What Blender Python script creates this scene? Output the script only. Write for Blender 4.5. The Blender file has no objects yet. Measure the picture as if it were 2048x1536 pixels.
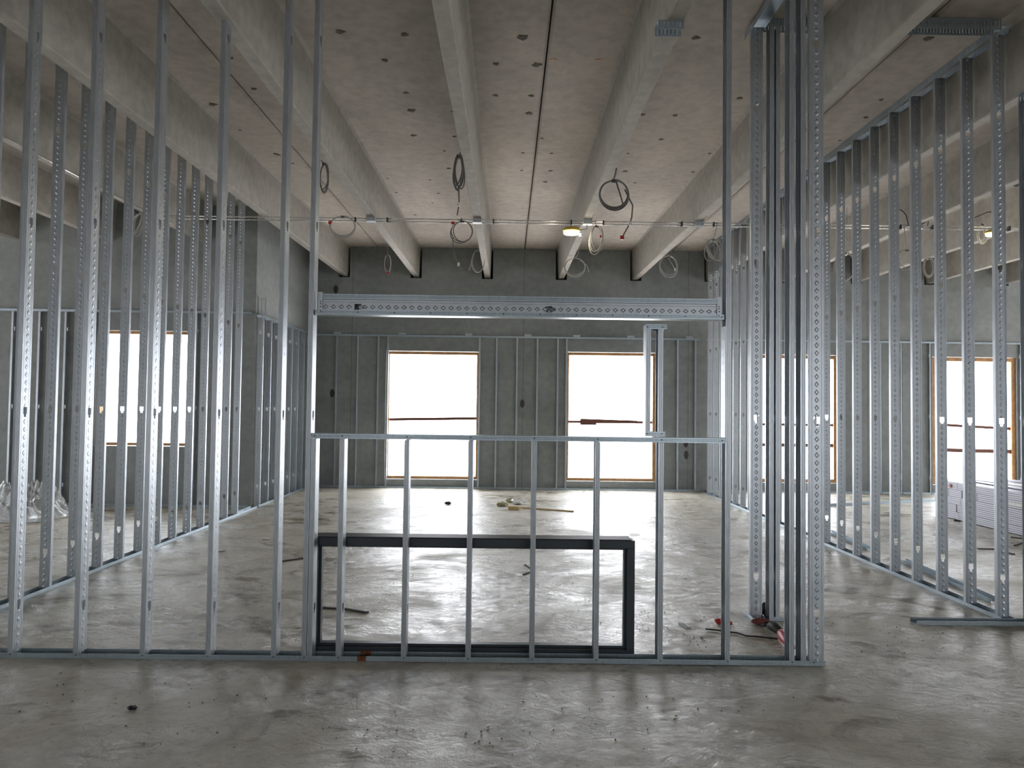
import bpy, math, random
from mathutils import Matrix, Vector
R_ = random.Random(7)
sc = bpy.context.scene
COL = sc.collection

# ------------------------------------------------------------------ camera
CAMZ = 1.599
cam = bpy.data.cameras.new('camera'); cam_o = bpy.data.objects.new('camera', cam); COL.objects.link(cam_o)
Fv = Vector((0.005359, 0.999453, 0.032618)); Rv = Vector((0.999907, -0.005765, 0.012376)); Uv = Vector((-0.012557, -0.032548, 0.999391))
m = Matrix.Identity(4)
for i in range(3):
    m[i][0] = Rv[i]; m[i][1] = Uv[i]; m[i][2] = -Fv[i]
m[2][3] = CAMZ
cam_o.matrix_world = m
cam.sensor_width = 36; cam.lens = 1506.4 / 2048 * 36; cam.clip_start = .05; cam.clip_end = 200
sc.camera = cam_o

# ------------------------------------------------------------------ world, view
sc.view_settings.view_transform = 'Standard'; sc.view_settings.look = 'None'
sc.view_settings.gamma = 1; sc.view_settings.use_curve_mapping = False
sc.view_settings.exposure = 0.12
sc.cycles.max_bounces = 10; sc.cycles.diffuse_bounces = 6; sc.cycles.glossy_bounces = 4
sc.cycles.transparent_max_bounces = 8; sc.cycles.transmission_bounces = 4
sc.cycles.use_denoising = True; sc.cycles.sample_clamp_indirect = 6
SKY = 12.5
w = bpy.data.worlds.new('overcast_sky'); sc.world = w; w.use_nodes = True
nt = w.node_tree; nt.nodes.clear()
wo = nt.nodes.new('ShaderNodeOutputWorld'); bg = nt.nodes.new('ShaderNodeBackground')
tc = nt.nodes.new('ShaderNodeTexCoord'); sx = nt.nodes.new('ShaderNodeSeparateXYZ'); cr = nt.nodes.new('ShaderNodeValToRGB')
mr = nt.nodes.new('ShaderNodeMapRange'); mr.inputs[1].default_value = -.35; mr.inputs[2].default_value = .35
cr.color_ramp.elements[0].color = (.86, .80, .77, 1); cr.color_ramp.elements[1].color = (.86, .93, 1.0, 1)
nt.links.new(tc.outputs['Generated'], sx.inputs[0]); nt.links.new(sx.outputs[2], mr.inputs[0]); nt.links.new(mr.outputs[0], cr.inputs[0])
nt.links.new(cr.outputs[0], bg.inputs[0]); bg.inputs[1].default_value = SKY
nt.links.new(bg.outputs[0], wo.inputs[0])

def area_portal(name, x0, x1, z0, z1, y, inward):
    """daylight portal sitting in a window or an added light opening"""
    l = bpy.data.lights.new(name, 'AREA'); l.shape = 'RECTANGLE'; l.size = x1 - x0; l.size_y = z1 - z0
    l.cycles.is_portal = True
    o = bpy.data.objects.new(name, l); COL.objects.link(o)
    o.location = ((x0 + x1) / 2, y, (z0 + z1) / 2)
    o.rotation_euler = (math.radians(-90 if inward < 0 else 90), 0, 0)
    return o

# ------------------------------------------------------------------ helpers
ORD = ['first', 'second', 'third', 'fourth', 'fifth', 'sixth', 'seventh', 'eighth', 'ninth', 'tenth', 'eleventh', 'twelfth',
       'thirteenth', 'fourteenth', 'fifteenth', 'sixteenth', 'seventeenth', 'eighteenth', 'nineteenth', 'twentieth', 'twenty-first',
       'twenty-second', 'twenty-third', 'twenty-fourth']

class MB:
    def __init__(s): s.v = []; s.f = []; s.mi = []; s.cur = 0
    def face(s, pts):
        n = len(s.v); s.v += [tuple(p) for p in pts]; s.f.append(list(range(n, n + len(pts)))); s.mi.append(s.cur)
    def box(s, a, b, M=None):
        x0, y0, z0 = a; x1, y1, z1 = b
        P = [(x0, y0, z0), (x1, y0, z0), (x1, y1, z0), (x0, y1, z0), (x0, y0, z1), (x1, y0, z1), (x1, y1, z1), (x0, y1, z1)]
        if M is not None: P = [tuple(M @ Vector(p)) for p in P]
        n = len(s.v); s.v += P
        for q in [(0, 3, 2, 1), (4, 5, 6, 7), (0, 1, 5, 4), (1, 2, 6, 5), (2, 3, 7, 6), (3, 0, 4, 7)]:
            s.f.append([n + i for i in q]); s.mi.append(s.cur)
    def prism(s, prof, y0, y1, zs=0.0):
        """profile in x,z swept along y; zs = z rise per metre of y"""
        n = len(s.v); k = len(prof)
        s.v += [(x, y0, z + zs * y0) for x, z in prof] + [(x, y1, z + zs * y1) for x, z in prof]
        for i in range(k):
            j = (i + 1) % k
            s.f.append([n + i, n + j, n + k + j, n + k + i]); s.mi.append(s.cur)
        s.f.append([n + i for i in range(k)][::-1]); s.mi.append(s.cur)
        s.f.append([n + k + i for i in range(k)]); s.mi.append(s.cur)
    def tube(s, pts, r, seg=8, cap=True):
        pts = [Vector(p) for p in pts]; n0 = len(s.v); up = Vector((0, 0, 1)); rings = []
        rr = r if isinstance(r, (list, tuple)) else [r] * len(pts)
        prev = None
        for i, p in enumerate(pts):
            t = (pts[min(i + 1, len(pts) - 1)] - pts[max(i - 1, 0)]).normalized()
            if prev is None:
                a = t.orthogonal().normalized()
            else:
                a = (prev - t * prev.dot(t)).normalized()
            prev = a; b = t.cross(a)
            rings.append(len(s.v))
            for k in range(seg):
                an = 2 * math.pi * k / seg
                s.v.append(tuple(p + (a * math.cos(an) + b * math.sin(an)) * rr[i]))
        for i in range(len(rings) - 1):
            for k in range(seg):
                s.f.append([rings[i] + k, rings[i] + (k + 1) % seg, rings[i + 1] + (k + 1) % seg, rings[i + 1] + k]); s.mi.append(s.cur)
        if cap:
            s.f.append([rings[0] + k for k in range(seg)][::-1]); s.mi.append(s.cur)
            s.f.append([rings[-1] + k for k in range(seg)]); s.mi.append(s.cur)
    def mesh(s, name, mats):
        me = bpy.data.meshes.new(name); me.from_pydata(s.v, [], s.f)
        for mt in (mats if isinstance(mats, (list, tuple)) else [mats]): me.materials.append(mt)
        me.polygons.foreach_set('material_index', s.mi)
        me.update(); return me
    def build(s, name, mats, parent=None, smooth=False, solid=0, bevel=0, loc=None):
        o = put(name, s.mesh(name, mats), parent)
        if loc: o.location = loc
        if smooth:
            for p in o.data.polygons: p.use_smooth = True
        if bevel:
            md = o.modifiers.new('b', 'BEVEL'); md.width = bevel; md.segments = 2; md.limit_method = 'ANGLE'
        if solid: sol(o, solid)
        return o

def sol(o, t, off=0):
    md = o.modifiers.new('s', 'SOLIDIFY'); md.thickness = t; md.offset = off; md.use_even_offset = False

def put(name, me, parent=None, M=None):
    o = bpy.data.objects.new(name, me); COL.objects.link(o)
    if parent: o.parent = parent
    if M is not None: o.matrix_local = M
    return o

def tag(o, label=None, cat=None, group=None, kind=None):
    if label: o['label'] = label
    if cat: o['category'] = cat
    if group: o['group'] = group
    if kind: o['kind'] = kind
    return o

def empty(name, loc=(0, 0, 0), rz=0):
    o = bpy.data.objects.new(name, None); COL.objects.link(o); o.location = loc; o.rotation_euler = (0, 0, rz); o.empty_display_size = .1
    return o

def basis(x, y, z, loc):
    M = Matrix.Identity(4)
    for i in range(3):
        M[i][0] = x[i]; M[i][1] = y[i]; M[i][2] = z[i]; M[i][3] = loc[i]
    return M

# ------------------------------------------------------------------ materials
def new_mat(name):
    mt = bpy.data.materials.new(name); mt.use_nodes = True
    nt = mt.node_tree; nt.nodes.clear()
    out = nt.nodes.new('ShaderNodeOutputMaterial'); b = nt.nodes.new('ShaderNodeBsdfPrincipled')
    nt.links.new(b.outputs[0], out.inputs[0])
    return mt, nt, b, out

def N(nt, t, **kw):
    n = nt.nodes.new(t)
    for k, v in kw.items():
        if k.startswith('i'): n.inputs[int(k[1:])].default_value = v
        else: setattr(n, k, v)
    return n

def ramp(nt, src, stops):
    r = nt.nodes.new('ShaderNodeValToRGB'); e = r.color_ramp.elements
    while len(e) < len(stops): e.new(.5)
    for k, (p, c) in enumerate(stops):
        e[k].position = p; e[k].color = tuple(c) + (1,) if len(c) == 3 else c
    nt.links.new(src, r.inputs[0]); return r

def coords(nt, scale=(1, 1, 1), kind='Object'):
    t = nt.nodes.new('ShaderNodeTexCoord'); mp = nt.nodes.new('ShaderNodeMapping'); mp.inputs[3].default_value = scale
    nt.links.new(t.outputs[kind], mp.inputs[0]); return mp.outputs[0]

def noise(nt, vec, scale, detail=4, rough=.55, dist=0):
    n = nt.nodes.new('ShaderNodeTexNoise'); n.inputs['Scale'].default_value = scale; n.inputs['Detail'].default_value = detail
    n.inputs['Roughness'].default_value = rough; n.inputs['Distortion'].default_value = dist
    nt.links.new(vec, n.inputs['Vector']); return n.outputs[0]

def math_(nt, op, a, b=None):
    n = nt.nodes.new('ShaderNodeMath'); n.operation = op
    for i, q in enumerate((a, b)):
        if q is None: continue
        if isinstance(q, (int, float)): n.inputs[i].default_value = q
        else: nt.links.new(q, n.inputs[i])
    return n.outputs[0]

def bump(nt, h, bsdf, strength, dist):
    n = nt.nodes.new('ShaderNodeBump'); n.inputs['Strength'].default_value = strength; n.inputs['Distance'].default_value = dist
    nt.links.new(h, n.inputs['Height']); nt.links.new(n.outputs[0], bsdf.inputs['Normal']); return n

def mixc(nt, fac, a, b, mode='MIX'):
    n = nt.nodes.new('ShaderNodeMix'); n.data_type = 'RGBA'; n.blend_type = mode
    for idx, q in ((0, fac), (6, a), (7, b)):
        if isinstance(q, (int, float)): n.inputs[idx].default_value = q
        elif isinstance(q, tuple): n.inputs[idx].default_value = q if len(q) == 4 else q + (1,)
        else: nt.links.new(q, n.inputs[idx])
    return n.outputs[2]

def plain(name, col, rough=.6, metal=0, vary=.12, scale=20):
    mt, nt, b, _ = new_mat(name)
    n = noise(nt, coords(nt), scale)
    r = ramp(nt, n, [(.3, tuple(c * (1 - vary) for c in col)), (.7, tuple(min(1, c * (1 + vary)) for c in col))])
    nt.links.new(r.outputs[0], b.inputs['Base Color']); b.inputs['Roughness'].default_value = rough; b.inputs['Metallic'].default_value = metal
    return mt

def galv(name, diamonds=False, col=(.52, .56, .60), rough=.36, metal=.78):
    mt, nt, b, _ = new_mat(name)
    oc = coords(nt)
    n1 = noise(nt, coords(nt, (25, 25, 2.5)), 6, 3)
    n2 = noise(nt, oc, 3.0, 2)
    r = ramp(nt, n1, [(.3, tuple(c * .86 for c in col)), (.7, tuple(min(1, c * 1.1) for c in col))])
    r2 = ramp(nt, n2, [(.35, (.82, .84, .86)), (.65, (1, 1, 1))])
    c = mixc(nt, .6, r.outputs[0], r2.outputs[0], 'MULTIPLY')
    nt.links.new(c, b.inputs['Base Color'])
    rr = nt.nodes.new('ShaderNodeMapRange'); rr.inputs[3].default_value = rough - .09; rr.inputs[4].default_value = rough + .12
    nt.links.new(n1, rr.inputs[0]); nt.links.new(rr.outputs[0], b.inputs['Roughness'])
    b.inputs['Metallic'].default_value = metal
    if diamonds:
        t = nt.nodes.new('ShaderNodeTexCoord'); s = nt.nodes.new('ShaderNodeSeparateXYZ'); nt.links.new(t.outputs['Object'], s.inputs[0])
        u = math_(nt, 'ABSOLUTE', s.outputs[1]); u = math_(nt, 'DIVIDE', u, .0150)
        z = math_(nt, 'MULTIPLY', s.outputs[2], 1 / .05); z = math_(nt, 'FRACT', z); z = math_(nt, 'SUBTRACT', z, .5); z = math_(nt, 'ABSOLUTE', z)
        z = math_(nt, 'MULTIPLY', z, .05 / .0185)
        d = math_(nt, 'ADD', u, z); d = math_(nt, 'SUBTRACT', 1.0, d)
        d = math_(nt, 'MULTIPLY', d, 2.4); d = math_(nt, 'MINIMUM', d, 1.0); d = math_(nt, 'MAXIMUM', d, 0.0)
        bump(nt, d, b, 1.0, .0038)
    else:
        bump(nt, n1, b, .12, .001)
    return mt

M_G = galv('galvanized_steel')
M_GD = galv('galvanized_steel_embossed', True)
M_GT = galv('galvanized_track_steel', col=(.44, .51, .56), rough=.34)

def concrete(name, c0, c1, rough=.85, streak=(1, 1, 1), bumpy=.25, spots=0, mottle=.9):
    mt, nt, b, _ = new_mat(name)
    v = coords(nt, streak)
    n1 = noise(nt, v, .9, 6, .6, .3); n2 = noise(nt, coords(nt), 9, 5, .6); n3 = noise(nt, coords(nt), 90, 2)
    r = ramp(nt, n1, [(.32, c0), (.68, c1)])
    r2 = ramp(nt, n2, [(.34, (.74, .74, .73)), (.62, (1.08, 1.08, 1.07))])
    c = mixc(nt, mottle, r.outputs[0], r2.outputs[0], 'MULTIPLY')
    if spots:
        vo = nt.nodes.new('ShaderNodeTexVoronoi'); vo.inputs['Scale'].default_value = 26; nt.links.new(coords(nt, (1, .7, 1)), vo.inputs['Vector'])
        k = math_(nt, 'LESS_THAN', vo.outputs['Distance'], .10)
        k2 = noise(nt, coords(nt), 3.1); k2 = math_(nt, 'GREATER_THAN', k2, .52); k = math_(nt, 'MULTIPLY', k, k2); k = math_(nt, 'MULTIPLY', k, spots)
        c = mixc(nt, k, c, (c0[0] * .45, c0[1] * .45, c0[2] * .45))
    nt.links.new(c, b.inputs['Base Color']); b.inputs['Roughness'].default_value = rough
    h = math_(nt, 'ADD', math_(nt, 'MULTIPLY', n2, .6), math_(nt, 'MULTIPLY', n3, .25))
    bump(nt, h, b, bumpy, .01)
    return mt

M_DECK = concrete('deck_concrete', (.36, .33, .29), (.52, .475, .42), streak=(1, .5, 1), spots=.35, mottle=.55)
M_STEM = concrete('beam_concrete', (.30, .29, .262), (.43, .41, .37), streak=(1, .25, 1), spots=.3, mottle=.6)
M_WALL = concrete('wall_concrete', (.215, .232, .232), (.30, .32, .318), streak=(.6, .6, 1.5), spots=.1, mottle=.45)
M_DARK = plain('dark_gap', (.012, .012, .014), .9)
M_PIT2 = plain('broken_pit_pale', (.12, .105, .09), .95, vary=.4, scale=60)
M_PIT = plain('broken_pit', (.07, .06, .055), .95, vary=.4, scale=60)

# floor: trowelled concrete, damp and dirty
def floor_mat():
    mt, nt, b, _ = new_mat('floor_concrete')
    o = coords(nt); fl = coords(nt, (.9, 1.05, 1)); fl2 = coords(nt, (.95, 1.25, 1))
    mid = noise(nt, fl, 1.5, 8, .66, .9); fine = noise(nt, fl2, 7, 8, .7, 1.2); grit = noise(nt, o, 60, 4)
    base = ramp(nt, mid, [(.30, (.32, .285, .215)), (.46, (.48, .45, .375)), (.70, (.62, .59, .52))])
    c = mixc(nt, .7, base.outputs[0], ramp(nt, fine, [(.34, (.74, .72, .67)), (.58, (1.1, 1.1, 1.09))]).outputs[0], 'MULTIPLY')
    sm = noise(nt, fl2, 1.7, 8, .62, 1.2); smm = noise(nt, o, .5, 3, .6, .6)
    k1 = ramp(nt, sm, [(.50, (0, 0, 0)), (.62, (1, 1, 1))]).outputs[0]
    k = mixc(nt, 1.0, k1, ramp(nt, smm, [(.38, (.15, .15, .15)), (.54, (1, 1, 1))]).outputs[0], 'MULTIPLY')
    bw = nt.nodes.new('ShaderNodeRGBToBW'); nt.links.new(k, bw.inputs[0])
    c = mixc(nt, math_(nt, 'MULTIPLY', bw.outputs[0], .95), c, (.12, .09, .04))
    sp = noise(nt, fl2, 14, 6, .75, 1.2); sk = ramp(nt, sp, [(.57, (0, 0, 0)), (.66, (1, 1, 1))]).outputs[0]
    bw2 = nt.nodes.new('ShaderNodeRGBToBW'); nt.links.new(sk, bw2.inputs[0])
    c = mixc(nt, math_(nt, 'MULTIPLY', bw2.outputs[0], .55), c, (.13, .11, .08))
    nt.links.new(c, b.inputs['Base Color'])
    wet = noise(nt, fl, .8, 7, .66, .8)
    rr = ramp(nt, wet, [(.36, (.10,) * 3), (.50, (.25,) * 3), (.68, (.52,) * 3)])
    r3 = ramp(nt, fine, [(.3, (0,) * 3), (.75, (.22,) * 3)])
    nt.links.new(mixc(nt, 1.0, rr.outputs[0], r3.outputs[0], 'ADD'), b.inputs['Roughness'])
    b.inputs['Specular IOR Level'].default_value = .6
    h = math_(nt, 'ADD', math_(nt, 'MULTIPLY', fine, .8), math_(nt, 'ADD', math_(nt, 'MULTIPLY', mid, 1.0), math_(nt, 'MULTIPLY', grit, .06)))
    bump(nt, h, b, .55, .035)
    return mt
M_FLOOR = floor_mat()

def film_mat():
    mt, nt, b, out = new_mat('window_film'); nt.nodes.remove(b)
    tr = nt.nodes.new('ShaderNodeBsdfTransparent'); tl = nt.nodes.new('ShaderNodeBsdfTranslucent'); mx = nt.nodes.new('ShaderNodeMixShader')
    n = noise(nt, coords(nt, (1.2, 1, .7)), 2.2, 3, .5, 1.5)
    wv = nt.nodes.new('ShaderNodeTexWave'); wv.inputs['Scale'].default_value = 5; wv.inputs['Distortion'].default_value = 5; wv.inputs['Detail'].default_value = 2
    nt.links.new(coords(nt, (1, 1, .6)), wv.inputs[0])
    k = math_(nt, 'MULTIPLY', wv.outputs[1], n)
    r = ramp(nt, k, [(.1, (.97, .97, .98)), (.6, (.80, .80, .84))])
    nt.links.new(r.outputs[0], tl.inputs[0]); tr.inputs[0].default_value = (.95, .955, .97, 1)
    mx.inputs[0].default_value = .45
    nt.links.new(tr.outputs[0], mx.inputs[1]); nt.links.new(tl.outputs[0], mx.inputs[2]); nt.links.new(mx.outputs[0], out.inputs[0])
    return mt
M_FILM = film_mat()
M_WOOD = plain('raw_timber', (.46, .25, .11), .7, vary=.25, scale=14)
M_WOOD2 = plain('dark_timber', (.17, .07, .05), .75, vary=.25)
M_BOX = galv('junction_box_steel', col=(.55, .6, .65), rough=.3)
M_CABLE = plain('grey_cable', (.13, .13, .13), .5)
M_CABLE2 = plain('pale_cable', (.40, .39, .36), .45)
M_BLACK = plain('black_plastic', (.02, .02, .022), .5)
M_RED = plain('red_plastic', (.45, .03, .03), .4)
M_WHITE = plain('white_plastic', (.8, .8, .8), .4)
M_ANTH = plain('anthracite_paint', (.036, .047, .057), .42, vary=.05)
M_ANTH2 = plain('anthracite_near_black', (.012, .014, .018), .5)
M_RUST = plain('rust', (.17, .055, .02), .85, vary=.5, scale=60)
M_PIPE = galv('conduit_steel', col=(.62, .62, .6), rough=.28)
M_PINK = plain('marking_paint', (.75, .40, .30), .8)
M_CARD = plain('cardboard', (.55, .40, .2), .85)
M_BAND = plain('tape', (.3, .3, .32), .5)
def emit(name, col, st):
    mt, nt, b, out = new_mat(name); nt.nodes.remove(b); e = nt.nodes.new('ShaderNodeEmission'); e.inputs[0].default_value = col + (1,); e.inputs[1].default_value = st
    nt.links.new(e.outputs[0], out.inputs[0]); return mt
M_LED = emit('lit_led_panel', (1, .93, .72), 28)
def sheet_mat():
    mt, nt, b, out = new_mat('clear_sheeting')
    b.inputs['Base Color'].default_value = (.80, .82, .84, 1); b.inputs['Roughness'].default_value = .14; b.inputs['Coat Weight'].default_value = .6
    b.inputs['Transmission Weight'].default_value = .25; b.inputs['IOR'].default_value = 1.3
    bump(nt, noise(nt, coords(nt, (1, 1, 2)), 9, 5, .6, 2.0), b, .8, .04)
    return mt
M_SHEET = sheet_mat()
def stripes_mat():
    mt, nt, b, _ = new_mat('stacked_steel_edges')
    t = nt.nodes.new('ShaderNodeTexCoord'); s = nt.nodes.new('ShaderNodeSeparateXYZ'); nt.links.new(t.outputs['Object'], s.inputs[0])
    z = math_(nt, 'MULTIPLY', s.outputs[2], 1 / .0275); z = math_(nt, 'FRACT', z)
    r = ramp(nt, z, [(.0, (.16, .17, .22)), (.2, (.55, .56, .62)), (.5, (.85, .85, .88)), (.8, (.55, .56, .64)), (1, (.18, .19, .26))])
    n = noise(nt, coords(nt, (1, 1, 14)), 4, 3)
    c = mixc(nt, .5, r.outputs[0], ramp(nt, n, [(.3, (.75, .75, .82)), (.7, (1, 1, 1))]).outputs[0], 'MULTIPLY')
    nt.links.new(c, b.inputs['Base Color']); b.inputs['Metallic'].default_value = .3; b.inputs['Roughness'].default_value = .45
    bump(nt, z, b, .5, .004); return mt
M_STACK = stripes_mat()

# ------------------------------------------------------------------ room geometry
ZS = .0134                       # roof falls towards the camera
DK = 4.610                       # underside of the deck at y = 0
SF = 4.019                       # underside of the beams at y = 0
BX = [-10.75, -9.28, -7.80, -6.33, -4.86, -3.305, -1.87, -.44, 1.045, 2.54, 4.03, 5.50, 6.98, 8.46, 9.94, 11.42]
YB = 15.03                       # inner face of the far wall
YL = 11.90                       # inner face of the far wall of the left room
XRET = -4.005
XL, XR, YF = -12.0, 12.6, -7.0
WT = .2

def ceil_z(y): return DK + ZS * y
def soff_z(y): return SF + ZS * y

b = MB(); b.box((XL - WT, YF - WT, -.25), (XR + WT, YB + WT, 0)); tag(b.build('floor', M_FLOOR), kind='structure')

# deck slabs with open joints between the double tees
joints = [-11.5, -8.54, -5.60, -2.66, .305, 3.285, 6.24, 9.2, 12.1]
ce = MB(); edges = [XL - WT] + joints[0:0] + joints + [XR + WT]
edges = sorted(set(edges))
for i in range(len(edges) - 1):
    a, c = edges[i] + .008, edges[i + 1] - .008
    ce.prism([(a, DK + .02), (a + .02, DK), (c - .02, DK), (c, DK + .02), (c, DK + .12), (a, DK + .12)], YF - WT, YB + WT, ZS)
ceil = tag(ce.build('ceiling', M_DECK), kind='structure')
for j in joints:
    jb = MB(); jb.prism([(j - .02, DK + .05), (j + .02, DK + .05), (j + .02, DK + .10), (j - .02, DK + .10)], YF - WT + .01, YB + WT - .01, ZS)
    jb.build('joint_filler', M_DARK, ceil)

def side_of(x): return 'left of centre' if x < 0 else 'right of centre'
blabels = {
 -3.305: 'deep concrete roof beam running just inside the left row of studs',
 -1.87: 'concrete roof beam second left of the dark centre joint',
 -.44: 'concrete roof beam first left of the dark centre joint, warm lit along its underside',
 1.045: 'concrete roof beam first right of the centre joint, work lamp hanging beside its far end',
 2.54: 'concrete roof beam second right of the centre joint, meeting the tall right end studs',
 4.03: 'concrete roof beam directly behind the right row of studs',
 5.50: 'concrete roof beam second beyond the right row of studs',
 6.98: 'concrete roof beam third beyond the right row of studs',
 8.46: 'concrete roof beam fourth beyond the right row of studs',
 9.94: 'concrete roof beam fifth beyond the right row of studs',
 -4.86: 'concrete roof beam in the left room with a bright conduit line along it',
 -6.33: 'concrete roof beam in the left room, second beyond the left row of studs',
 -7.80: 'concrete roof beam in the left room, third beyond the left row of studs',
}
for x in BX:
    if x < -9 or x > 10.5: continue
    ye = YB + .19 if x > XRET else YL + .1
    b = MB(); d = DK - SF
    b.prism([(x - .05, 0), (x + .05, 0), (x + .058, .012), (x + .083, d - .03), (x + .105, d), (x - .105, d), (x - .083, d - .03), (x - .058, .012)], YF, ye, 0)
    b.v = [(p[0], p[1], p[2] + soff_z(p[1])) for p in b.v]
    tag(b.build('concrete_beam', M_STEM), blabels.get(x), 'beam', 'precast roof beams')

# walls with openings: grid of rectangles minus holes
def wall_xz(x0, x1, z0, zt, y0, y1, holes, name, mat):
    """wall in the x,z plane between y0 (room face) and y1; zt(y) top; holes (xa, xb, za, zb)"""
    b = MB()
    xs = sorted({x0, x1} | {min(max(h[k], x0), x1) for h in holes for k in (0, 1)})
    for i in range(len(xs) - 1):
        a, c = xs[i], xs[i + 1]; mid = (a + c) / 2
        hs = sorted([(h[2], h[3]) for h in holes if h[0] < mid < h[1]])
        z = z0
        for ha, hb in hs:
            if ha > z: b.box((a, y0, z), (c, y1, ha))
            z = hb
        if z < zt: b.box((a, y0, z), (c, y1, zt))
    return b.build(name, mat)

WIN = [(-2.44, -.56, .165, 2.73), (1.155, 2.97, .165, 2.755), (4.80, 6.62, .18, 2.755), (8.50, 10.2, .175, 2.75)]
notch = [(x - .112, x + .112, soff_z(YB) - .03, 6) for x in BX if x > XRET and x < XR]
notch[0] = (notch[0][0], notch[0][1] + .0, notch[0][2], 6)
wb = wall_xz(XRET - .2, XR, 0, ceil_z(YB) - .004, YB, YB + WT, WIN + notch, 'wall_back', M_WALL); tag(wb, kind='structure')
d = MB(); d.box((XRET, YB + WT, soff_z(YB) - .2), (XR, YB + WT + .05, ceil_z(YB) + .1)); d.build('notch_backing', M_DARK, wb)
# panel joints and cast-in plates
m_js = plain('joint_sealant', (.16, .165, .16), .8)
for x in (-3.13, .30, 3.6, 7.2):
    d = MB(); d.box((x - .006, YB - .0015, .02), (x + .006, YB + .001, ceil_z(YB) - .02)); d.build('panel_joint', m_js, wb)
for (x, z) in [(-3.47, 3.94), (-3.50, 1.86), (.29, 1.70), (3.56, .95), (3.57, .72)]:
    n = 14; d = MB(); d.face([(x + .045 * math.cos(a * 2 * math.pi / n), YB - .003, z + .085 * math.sin(a * 2 * math.pi / n)) for a in range(n)][::1])
    d.build('lifting_recess', M_PIT, wb, solid=.004)

WINL = [(-6.50, -4.95, .93, 2.765), (-11.0, -9.4, .93, 2.765)]
wl = wall_xz(XL, XRET, 0, ceil_z(YL) - .004, YL, YL + WT, WINL, 'wall_left', M_WALL); tag(wl, kind='structure')
b = MB(); b.box((XRET - WT, YL + WT, 0), (XRET, YB, ceil_z(YL) - .004)); tag(b.build('wall_return', M_WALL), kind='structure')
def wall_yz(x0, x1, y0, y1, holes, name):
    b = MB(); zt = ceil_z(YF) - .004; y = y0
    for (ya, yb, za, zb) in holes:
        b.box((x0, y, 0), (x1, ya, zt)); b.box((x0, ya, 0), (x1, yb, za)); b.box((x0, ya, zb), (x1, yb, zt)); y = yb
        l = area_portal('daylight_portal', ya, yb, za, zb, 0, 1); inside = x0 if x0 > 0 else x1
        l.location = ((x1 - .02) if x0 > 0 else (x0 + .02), (ya + yb) / 2, (za + zb) / 2)
        l.rotation_euler = (math.radians(90), 0, math.radians(90 if x0 > 0 else -90))
    b.box((x0, y, 0), (x1, y1, zt)); return tag(b.build(name, M_WALL), kind='structure')
ADDED_SIDE = [(4.0, 5.2, .17, 2.7), (7.8, 9.2, .17, 2.7)]  # unseen openings added to both side walls to let in more daylight
wall_yz(XL - WT, XL, YF, YL + WT, ADDED_SIDE, 'wall_far_left')
wall_yz(XR, XR + WT, YF, YB + WT, ADDED_SIDE + [(12.0, 13.4, .17, 2.7)], 'wall_right')  # right wall gets one more added daylight opening
ADDED_REAR = [(-9.0, -7.6, .9, 2.7), (-2.6, -1.8, .9, 2.7), (3.2, 4.5, .9, 2.7), (7.6, 9.8, .9, 2.7)]  # unseen openings added behind the camera as fill light
wf = wall_xz(XL, XR, 0, ceil_z(YF) - .01, YF - WT, YF, ADDED_REAR, 'wall_front', M_WALL); tag(wf, kind='structure')
for (x0, x1, z0, z1) in ADDED_REAR: area_portal('daylight_portal', x0, x1, z0, z1, YF - .1, 1)
for (x0, x1, z0, z1) in WIN: area_portal('daylight_portal', x0, x1, z0, z1, YB + .19, -1)
for (x0, x1, z0, z1) in WINL: area_portal('daylight_portal', x0, x1, z0, z1, YL + .19, -1)

def window(idx, x0, x1, z0, z1, y, fw, bars=()):
    r = empty('window_%d' % idx, ((x0 + x1) / 2, y, z0)); cx = (x0 + x1) / 2; W = x1 - x0; H = z1 - z0
    tag(r, kind='structure')
    g = .012
    b = MB(); h = W / 2 - g
    b.box((-h, .04, g), (h, .13, g + fw)); b.box((-h, .04, H - g - fw), (h, .13, H - g))
    b.box((-h, .04, g + fw), (-h + fw, .13, H - g - fw)); b.box((h - fw, .04, g + fw), (h, .13, H - g - fw))
    b.build('window_frame', M_WOOD, r)
    nx, nz = 30, 40; f = MB(); rr = random.Random(idx)
    ph = [rr.uniform(0, 6) for _ in range(6)]
    def dep(i, k):
        u, v = i / nx, k / nz; e = min(1, 8 * min(u, 1 - u, v, 1 - v))
        return .135 + e * (.006 * math.sin(31 * u - 17 * v + ph[0]) + .005 * math.sin(9 * u + 43 * v + ph[1]) + .004 * math.sin(60 * u + 20 * v + ph[2]))
    P = {}
    for i in range(nx + 1):
        for k in range(nz + 1):
            P[i, k] = (-h + .004 + (2 * h - .008) * i / nx, dep(i, k), g + .004 + (H - 2 * g - .008) * k / nz)
    ids = {}
    for key, p in P.items(): ids[key] = len(f.v); f.v.append(p)
    for i in range(nx):
        for k in range(nz): f.f.append([ids[i, k], ids[i + 1, k], ids[i + 1, k + 1], ids[i, k + 1]]); f.mi.append(0)
    fo = f.build('plastic_film', M_FILM, r, smooth=True)
    for (za, zb, hh, xa, xb, yy) in bars:
        xa_ = -h + fw if xa is None else xa - cx; xb_ = h - fw if xb is None else xb - cx
        b = MB(); n = len(b.v); y0, y1 = yy, yy + .035
        b.v += [(xa_, y0, za - z0), (xb_, y0, zb - z0), (xb_, y0, zb - z0 + hh), (xa_, y0, za - z0 + hh), (xa_, y1, za - z0), (xb_, y1, zb - z0), (xb_, y1, zb - z0 + hh), (xa_, y1, za - z0 + hh)]
        for q in [(0, 1, 2, 3), (7, 6, 5, 4), (0, 4, 5, 1), (3, 2, 6, 7), (0, 3, 7, 4), (1, 5, 6, 2)]: b.f.append([n + i for i in q]); b.mi.append(0)
        b.build('crossbar', M_WOOD2, r)
    return r
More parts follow.
